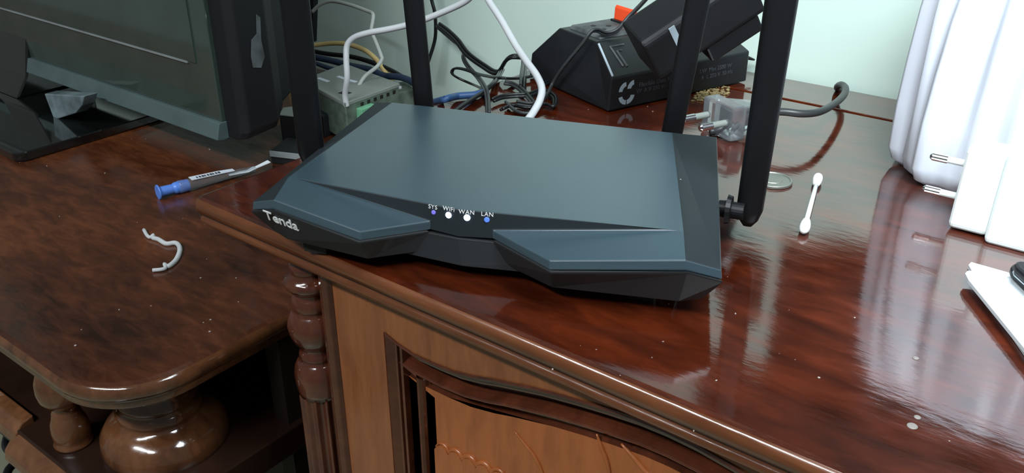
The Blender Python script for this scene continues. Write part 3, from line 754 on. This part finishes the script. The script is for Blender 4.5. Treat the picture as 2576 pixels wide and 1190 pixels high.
cable('navy_cable', px_path([(770, 140, .655), (830, 152, .65), (880, 165, .645), (930, 175, .64), (965, 190, .632), (1010, 195, .63), (1060, 215, .625)]), 0.0034, 'navy_cable', 'dark navy cable resting across the back of the grey modem')
cable('navy_cable', px_path([(775, 152, .65), (840, 175, .64), (900, 182, .632), (950, 200, .625), (990, 222, .62)]), 0.0024, 'navy_cable', 'thin navy cable lowest of the bundle behind the grey modem')
cable('blue_cable', px_path([(1070, 262, .60), (1110, 252, .61), (1150, 242, .62), (1195, 238, .63), (1225, 230, .65)]), 0.0027, 'blue_cable', 'bright blue cable at the wall between rear antenna and twin cables')
cable('black_hanging_cable', px_path([(1080, -40, .69), (1086, 0, .69), (1093, 28, .69), (1096, 62, .69), (1094, 100, .69), (1082, 142, .685), (1070, 175, .68)]), 0.0019, 'black_cable', 'black cable hanging down the wall beside left rear antenna')
# black strap behind the left antenna
b0 = at(783, -40, .69, 1); b1 = at(784, 104, .69, 1)
bm = bm_loops([[(c.x + a * s, c.y + b, c.z) for a, b in ((-.011, -.004), (.009, -.004), (.009, .004), (-.011, .004))] for c, s in ((b1, 0.6), (b1 + Vector((0, 0, .012)), 0.85), (b0, 1.0), (b0 + Vector((0, 0, 0.12)), 1.0))])
tag(mesh_obj('black_adapter_stick', bm, 'black_matte', bevel=0.0015, origin=b1), 'flat black strip hanging behind left router antenna against wall', 'power lead')

# ------------------------------------------------------------------ modem and gadgets on the lower desk behind the router
def quad_box(name, pts, ztop, zbot, mat, parent, bevel=0.0015):
    """box whose top corners are photographed pixels at height ztop"""
    tp_ = [at(x, y, ztop) for x, y in pts]
    bm = bm_loops([[(p.x, p.y, z) for p in tp_] for z in (zbot, ztop)])
    return mesh_obj(name, bm, mat, parent, bevel=bevel), tp_
mzt = -0.052
mo = at(890, 210, mzt)
mod = thing('network_modem', 'small grey metal modem box with green terminal under the white cable', 'modem', (mo.x, mo.y, DZ))
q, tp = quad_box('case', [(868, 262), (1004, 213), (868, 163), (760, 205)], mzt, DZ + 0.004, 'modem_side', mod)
c4 = sum(tp, Vector()) / 4
bm = bm_loops([[(c4 + (p - c4) * s).xy.to_3d() + Vector((0, 0, z)) for p in tp] for s, z in ((1.01, mzt - 0.002), (1.01, mzt + 0.0006), (1.0, mzt + 0.0014))])
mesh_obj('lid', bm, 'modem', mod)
p0, p1 = tp[0], tp[1]
dirv = (p1 - p0).normalized(); nv = Vector((dirv.y, -dirv.x, 0))
def side_box(u0, u1, z0, z1, d):
    a = p0 + dirv * u0; b = p0 + dirv * u1
    return bm_loops([[Vector((q.x, q.y, z)) for q in (a + nv * d, b + nv * d, b - nv * 0.001, a - nv * 0.001)] for z in (z0, z1)])
mesh_obj('terminal_block', side_box(0.014, 0.034, mzt - 0.019, mzt - 0.008, 0.007), 'green', mod, bevel=0.0006)['label'] = 'green terminal block'
for k in range(6):
    mesh_obj('vent_slot', side_box(0.020 + k * 0.009, 0.024 + k * 0.009, mzt - 0.0075, mzt - 0.004, 0.0003), 'rubber', mod)
mesh_obj('foot_strip', side_box(0.002, 0.088, DZ, DZ + 0.0045, -0.004), 'rubber', mod)
for (xa, ya), (xb, yb) in (((850, 192), (868, 198)), ((872, 200), (896, 206)), ((800, 196), (826, 205))):
    a = at(xa, ya, mzt + 0.0016); b = at(xb, yb, mzt + 0.0016); d = (b - a).normalized(); n_ = Vector((-d.y, d.x, 0)) * 0.0022
    bm = bm_loops([[(p.x, p.y, z) for p in (a - n_, b - n_, b + n_, a + n_)] for z in (mzt + 0.0012, mzt + 0.0018)])
    mesh_obj('label_mark', bm, 'label', mod)
bz = at(1010, 232, -0.062)
bx = thing('junction_block', 'small brown-grey block with white screw beside the grey modem', 'block', (bz.x, bz.y, DZ))
quad_box('block_body', [(985, 236), (1040, 224), (1030, 200), (978, 212)], -0.062, DZ, 'modem_side', bx)
sc_ = at(1004, 221, -0.0615)
mesh_obj('screw', bm_lathe([(0.003, -0.064), (0.003, -0.0605), (0.002, -0.0595)], (sc_.x, sc_.y, 0), 12), 'white_cable', bx)
# black network plug under the white cable
pz = at(872, 282, -0.07)
npg = thing('network_plug', 'black cable plug with pale tip standing under the white cable', 'plug', (pz.x, pz.y, DZ))
mesh_obj('plug_body', bm_loops([[(pz.x + a * s, pz.y + b * s, z) for a, b in ((-.007, -.006), (.007, -.006), (.007, .006), (-.007, .006))] for s, z in ((0.9, -0.088), (1, -0.085), (1, -0.056), (0.75, -0.050))]), 'black', npg, bevel=0.001)
mesh_obj('plug_tip', bm_loops([[(pz.x + a, pz.y + b, z) for a, b in ((-.005, -.004), (.005, -.004), (.005, .004), (-.005, .004))] for z in (DZ, -0.088)]), 'modem', npg, bevel=0.0006)
# black boxes behind the left antenna
gz = at(840, 285, -0.072)
bb = thing('black_switch_box', 'low black box in front of the grey modem beside left antenna', 'network box', (gz.x, gz.y, DZ))
quad_box('box_body', [(812, 292), (868, 268), (828, 240), (770, 262)], -0.072, DZ, 'black', bb)
gz = at(720, 300, -0.070)
ab = thing('small_adapter_block', 'small black adapter block with grey reflecting top beside monitor corner', 'adapter', (gz.x, gz.y, DZ))
q, tp2 = quad_box('block_body', [(702, 290), (752, 296), (745, 268), (712, 272)], -0.0662, DZ, 'black', ab)
c5 = sum(tp2, Vector()) / 4
bm = bm_loops([[(c5 + (p - c5) * 0.96).xy.to_3d() + Vector((0, 0, z)) for p in tp2] for z in (-0.0663, -0.0655)])
mesh_obj('reflection_top', bm, 'modem', ab)  # grey colour stands in for the reflection on the block's top
sz = DZ + 0.013
fz = at(720, 365, sz)
fb = thing('flat_black_case', 'flat black case with bright silver front edge beside left antenna', 'case', (fz.x, fz.y, DZ))
q, tp3 = quad_box('case_body', [(679, 378), (800, 392), (815, 356), (722, 345)], sz, DZ, 'black_matte', fb, bevel=0.001)
a, b = tp3[0], tp3[1]
d = (b - a).normalized(); n_ = Vector((d.y, -d.x, 0))
bm = bm_loops([[Vector((p.x, p.y, z)) for p in (a + n_ * 0.0012, b + n_ * 0.0012, b, a)] for z in (sz - 0.0055, sz - 0.0002)])
mesh_obj('silver_edge', bm, 'silver', fb)['label'] = 'bright silver front edge'

# ------------------------------------------------------------------ clear two-pin plug with black cord (right, behind router)
zp = 0.013
pl = thing('clear_plug', 'transparent two-pin mains plug lying behind the right antenna', 'plug', at(1810, 318, 0.0))
A_ = at(1795, 296, zp); B_ = at(1868, 282, zp)
ux = (B_ - A_).normalized(); uy = Vector((-ux.y, ux.x, 0))
def pbox(x0, x1, y0, y1, z0, z1, taper=1.0):
    ls = []
    for x, k in ((x0, 1.0), (x1, taper)):
        cy, cz = (y0 + y1) / 2, (z0 + z1) / 2
        ls.append([A_ + ux * x + uy * (cy + (y - cy) * k) + Vector((0, 0, cz + (z - cz) * k - zp)) for y, z in ((y0, z0), (y1, z0), (y1, z1), (y0, z1))])
    return bm_loops(ls)
mesh_obj('plug_body', pbox(0.0, 0.013, -0.019, 0.013, 0.001, 0.025), 'clear', pl, bevel=0.002)
mesh_obj('plug_grip', pbox(0.0132, 0.040, -0.016, 0.010, 0.003, 0.023, 0.55), 'clear', pl, bevel=0.002)
mesh_obj('inner_block', pbox(0.014, 0.028, -0.009, 0.004, 0.007, 0.019, 0.9), 'dark_grey_cable', pl, bevel=0.001)
for y in (0.0068, -0.0122):
    c_ = A_ + uy * y
    pin = mesh_obj('plug_pin', bm_lathe([(0.0023, -0.012), (0.0023, 0.002)], c_, 14, axis=ux), 'modem', pl, smooth=False)
    mesh_obj('pin_tip', bm_lathe([(0.0016, -0.0215), (0.0026, -0.0205), (0.0027, -0.0115)], c_, 16, axis=ux), 'chrome', pin)
# its cord: rises off the table, swings right and drops behind the cabinet
cord = [at(1800, 330, 0.003), at(1835, 316, 0.007), A_ + ux * 0.038 + Vector((0, 0, 0.004))]
cord = [at(1786, 332, 0.0026), at(1815, 326, 0.004), at(1850, 304, 0.010), at(1895, 288, 0.016), at(1960, 281, 0.021), at(2020, 286, 0.0205), at(2062, 281, 0.019), at(2098, 262, 0.016), at(2122, 240, 0.0125), at(2127, 222, 0.011), at(2116, 213, 0.0095), at(2106, 220, 0.004)]
cord.append(Vector((cord[-1].x, 0.7105, -0.004)))
cable('mains_cable', cord, 0.0026, 'dark_grey_cable', 'dark cord arching over the table to the wall gap')
# golden crumbs by the extension box
def scatter(name, pts, size, mat, seed, parent=None):
    rnd = random.Random(seed); bm = bmesh.new()
    for p in pts:
        r = size * (0.5 + rnd.random())
        m_ = Matrix.Translation(Vector(p) + Vector((0, 0, r * 0.35))) @ Matrix.Rotation(rnd.random() * 6, 4, 'Z') @ Matrix.Diagonal((r, r * (0.5 + 0.5 * rnd.random()), r * 0.45, 1))
        bmesh.ops.create_icosphere(bm, subdivisions=1, radius=1.0, matrix=m_)
    return mesh_obj(name, bm, mat, parent)
rnd = random.Random(7)
pts = []
for i in range(120):
    x = rnd.gauss(1785, 32); y = 236 + (x - 1785) * -0.12 + rnd.gauss(0, 9)
    if 1742 < x < 1835: pts.append(at(x, y, 0.0))
o = scatter('golden_debris', pts, 0.0017, 'sawdust', 3); o['kind'] = 'stuff'; o['label'] = 'golden crumbly debris scattered beside the extension box'; o['category'] = 'debris'
spx = [(1629, 268), (1642, 281), (1755, 262), (1752, 250), (1480, 276), (1712, 452), (1682, 765), (1830, 697), (1668, 860), (1802, 958), (1850, 790), (2060, 951), (1560, 945), (1390, 930), (1500, 880), (2000, 905), (1960, 890), (1640, 900), (2388, 1110), (1460, 870), (1745, 1085), (2150, 800), (1985, 780)]
o = scatter('dust_specks', [at(x, y, 0.036 if (x, y) == (1712, 452) else 0.0) for x, y in spx], 0.00045, 'crumb', 5); o['kind'] = 'stuff'; o['label'] = 'tiny pale dust specks sprinkled over the cabinet top'; o['category'] = 'dust'
spd = [(367, 350), (527, 376), (528, 377), (118, 418), (264, 436), (520, 652), (594, 700), (505, 700), (460, 550), (300, 780), (205, 830), (190, 870), (530, 805), (512, 812), (528, 835), (330, 350), (345, 560), (600, 760), (150, 545), (380, 770)]
o = scatter('desk_dust_specks', [at(x, y, DZ) for x, y in spd], 0.0007, 'crumb', 9); o['kind'] = 'stuff'; o['label'] = 'tiny pale dust specks sprinkled over the lower desk'; o['category'] = 'dust'
for (x, y, r, lb) in ((2295, 1072, 0.0021, 'larger round pale dried droplet near cabinet front right'), (2308, 1050, 0.0014, 'smaller pale dried droplet just behind the larger one'), (2304, 901, 0.0014, 'pale dried droplet alone on the dark table near the paper')):
    p = at(x, y, 0.0)
    tag(mesh_obj('dried_droplet', bm_lathe([(r, 0.0), (r * 0.9, 0.0002), (r * 0.5, 0.0004)], p, 18), 'spot', smooth=True, origin=p), lb, 'droplet')

# ------------------------------------------------------------------ coin, cotton bud
p = at(1942, 457, 0.0)
cn = thing('coin', 'dull grey coin lying on the table beside the right antenna', 'coin', p)
mesh_obj('coin_disc', bm_lathe([(0.0118, 0.0), (0.0122, 0.0003), (0.0122, 0.0016), (0.0118, 0.0019), (0.0108, 0.0019), (0.0104, 0.0015)], p, 48), 'coin', cn)
mesh_obj('coin_relief', bm_lathe([(0.0065, 0.0012), (0.0060, 0.0018), (0.0030, 0.0019)], p, 24), 'coin', cn)
a = at(2056, 454, 0.003); b = at(2026, 566, 0.003)
bud = thing('cotton_bud', 'white double-ended cotton bud lying on the table right of antenna', 'cotton bud', Vector(((a.x + b.x) / 2, (a.y + b.y) / 2, 0)))
d = (b - a).normalized()
mesh_obj('stick', bm_tube([a, b], 0.0013, n=12, smooth=False), 'charger', bud, smooth=True)
for c_, dd in ((a, -d), (b, d)):
    mesh_obj('cotton_tip', bm_lathe([(0.0014, -0.0075), (0.0021, -0.0055), (0.0027, -0.0015), (0.0029, 0.003), (0.0026, 0.006), (0.0017, 0.0082), (0.0005, 0.009)], c_, 18, axis=dd), 'cotton', bud, smooth=True)

# ------------------------------------------------------------------ white plastic bag, charger, papers, dark gadget on the right
bc = Vector((-0.0475, 0.615, 0.0))
loops = []
NB = 160
for k, (z, s, amp) in enumerate(((0.0005, 0.93, 0.5), (0.004, 0.975, 0.9), (0.012, 1.0, 1.1), (0.04, 0.998, 1.2), (0.07, 0.985, 1.3), (0.10, 0.965, 1.5), (0.13, 0.93, 1.8), (0.152, 0.86, 2.2), (0.163, 0.74, 2.6))):
    lp_ = []
    for i in range(NB):
        a = 2 * math.pi * i / NB
        ca, sa = math.cos(a), math.sin(a)
        e = 0.7
        x = 0.092 * math.copysign(abs(ca) ** e, ca); y = 0.080 * math.copysign(abs(sa) ** e, sa)
        w = 1 + amp * (0.026 * math.sin(a * 11 + 0.5 + 6 * z) + 0.022 * math.sin(a * 23 + 1.2 - 11 * z) + 0.010 * math.sin(a * 37 + 9 * z) + 0.012 * math.sin(a * 5 + 14 * z))
        lp_.append(bc + Vector((x * s * w, y * s * w, z)))
    loops.append(lp_)
tag(mesh_obj('white_plastic_bag', bm_loops(loops), 'bag', smooth=True, origin=bc), 'tall white pleated plastic bag standing by the wall at right', 'bag')

chx, chy = -0.0800, 0.5180
ch = thing('phone_charger', 'white two-pin phone charger standing in front of the white bag', 'charger', (chx + 0.02, chy - 0.02, 0))
mesh_obj('pin_block', bm_loops([[(x, chy + y, z) for y, z in ((-0.026, 0.0015), (-0.003, 0.0005), (-0.003, 0.0475), (-0.023, 0.0475))] for x in (chx, chx + 0.0205)]), 'charger', ch, bevel=0.003, seg=3)
mesh_obj('charger_body', bm_loops([[(x, chy + y, z) for y, z in ((-0.031, 0.0), (0.0, 0.0), (0.0, 0.051), (-0.026, 0.051))] for x in (chx + 0.0195, chx + 0.065)]), 'charger', ch, bevel=0.003, seg=3)
for z in (0.0150, 0.0345):
    pn_ = mesh_obj('contact_pin', bm_lathe([(0.0019, 0.0), (0.0019, 0.0115)], (chx + 0.001, chy - 0.012, z), 14, axis=(-1, 0, 0)), 'charger', ch, smooth=False)
    mesh_obj('pin_tip', bm_lathe([(0.0022, 0.0105), (0.0022, 0.0185), (0.0012, 0.0198)], (chx + 0.001, chy - 0.012, z), 16, axis=(-1, 0, 0)), 'chrome', pn_)

def sheet(name, px, z, th, label, lift=0.0):
    ps = [at(x, y, z) for x, y in px]
    bm = bm_loops([[(p.x, p.y, q) for p in ps] for q in (z, z + th)])
    c_ = sum(ps, Vector()) / len(ps)
    return tag(mesh_obj(name, bm, 'paper', origin=(c_.x, c_.y, z)), label, 'paper')
sheet('paper_sheet', [(2434, 676), (2441, 669), (2540, 697), (2660, 730), (2760, 1000), (2620, 960), (2470, 740)], 0.0003, 0.0022, 'lower white paper with a pointed corner at right table edge')
sheet('paper_sheet', [(2426, 696), (2432, 689), (2452, 690), (2570, 716), (2680, 750), (2760, 1040), (2600, 915), (2576, 888), (2434, 712)], 0.0042, 0.0018, 'upper white folded paper with rounded corner under dark gadget')
sheet_mid = bm_box(0, 1, 0, 1, 0, 1); sheet_mid.free()
def rounded(px, z0, z1, mat, parent, name, bevel=0.0015):
    ps = [at(x, y, z0) for x, y in px]
    bm = bm_loops([[(p.x, p.y, z) for p in ps] for z in (z0, z1)])
    return mesh_obj(name, bm, mat, parent, bevel=bevel)
gd = at(2600, 735, 0.0062)
gg = thing('dark_gadget', 'dark green-black rounded gadget resting on the white papers', 'gadget', (gd.x, gd.y, 0.0062))
rounded([(2540, 700), (2536, 690), (2544, 682), (2640, 690), (2760, 790), (2700, 860)], 0.0062, 0.0110, 'black_matte', gg, 'lower_half')
rounded([(2550, 694), (2547, 685), (2554, 678), (2650, 686), (2760, 770), (2700, 830)], 0.0112, 0.0118, 'silver', gg, 'pale_seam', 0)
rounded([(2550, 692), (2546, 682), (2554, 675), (2650, 682), (2760, 770), (2700, 830)], 0.0120, 0.0165, 'black_matte', gg, 'upper_half')

# ------------------------------------------------------------------ things on the lower desk
a = at(396, 484, DZ + 0.006); b = at(678, 415, DZ + 0.004)
nd = thing('capped_plastic_tube', 'clear plastic tube with bright blue cap and white paper tail on desk', 'tube', (a.x, a.y, DZ))
d = (b - a).normalized(); L = (b - a).length
mesh_obj('blue_cap', bm_lathe([(0.0062, 0.0), (0.0064, 0.0012), (0.0042, 0.0020), (0.0040, 0.0130), (0.0050, 0.0150), (0.0052, 0.026), (0.0044, 0.027)], a, 24, axis=d), 'blue_cap', nd, smooth=False, bevel=0.0003)
mesh_obj('clear_sleeve', bm_tube([a + d * 0.018, a + d * 0.035, a + d * 0.055, a + d * 0.075, a + d * (L * 0.86)], lambda t: 0.0057 * (1 - 0.62 * t), n=18), 'clear', nd, smooth=True)
sd = d.cross(Vector((0, 0, 1))).normalized()
def ribbon(pts, w, th, name, mat):
    loops = []
    for p, ww in zip(pts, w):
        loops.append([p - sd * ww - Vector((0, 0, th)), p + sd * ww - Vector((0, 0, th)), p + sd * ww + Vector((0, 0, th)), p - sd * ww + Vector((0, 0, th))])
    return mesh_obj(name, bm_loops(loops), mat, nd)
lab = ribbon([a + d * 0.029 + Vector((0, 0, 0.0050)), a + d * 0.055 + Vector((0, 0, 0.0044)), a + d * 0.068 + Vector((0, 0, 0.0036))], (0.0040, 0.0034, 0.0026), 0.0003, 'paper_label', 'label')
for k in range(9):
    q = a + d * (0.034 + k * 0.0024) + Vector((0, 0, 0.0053 - 0.00004 * k)) + sd * 0.0012
    bm = bm_loops([[q + d * x + sd * y + Vector((0, 0, z)) for x, y in ((0, -.0016), (.0011 + .0004 * (k % 3), -.0016), (.0011 + .0004 * (k % 3), .0016), (0, .0016))] for z in (0, 0.0002)])
    mesh_obj('barcode_bar', bm, 'ink', lab)
ribbon([a + d * 0.062 + Vector((0, 0, 0.001)) + sd * 0.002, a + d * 0.080 + Vector((0, 0, 0.000)) + sd * 0.002, a + d * (L * 0.88) + Vector((0, 0, 0.001)), b + Vector((0, 0, 0.0035))], (0.0016, 0.0022, 0.0020, 0.0030), 0.0003, 'paper_tail', 'paper')
st = [(362, 578), (370, 592), (378, 597), (386, 591), (384, 598), (398, 602), (418, 613), (440, 611), (450, 618), (452, 632), (444, 652), (430, 666), (420, 670), (414, 664), (416, 674), (405, 678), (384, 680)]
pts = [at(x, y, DZ + 0.0016 + (0.0012 if i in (3, 13) else 0)) for i, (x, y) in enumerate(st)]
so = mesh_obj('white_string', bm_tube(pts, lambda t: 0.0018 if 0.25 < t < 0.75 else 0.0014, n=10, per=5), 'string', smooth=True, origin=pts[0])
tag(so, 'short crooked piece of white string lying on the lower desk', 'string')
# dark tangled cord on the floor side, lower left corner of the view
fp = [at(x, y, -0.30) for x, y in ((-20, 1060), (8, 1050), (22, 1078), (14, 1120), (30, 1140), (44, 1128), (40, 1160), (20, 1185), (10, 1230))]
cable('floor_cord', fp, 0.0035, 'black_cable', 'black tangled cord hanging at the lower left under the desk')
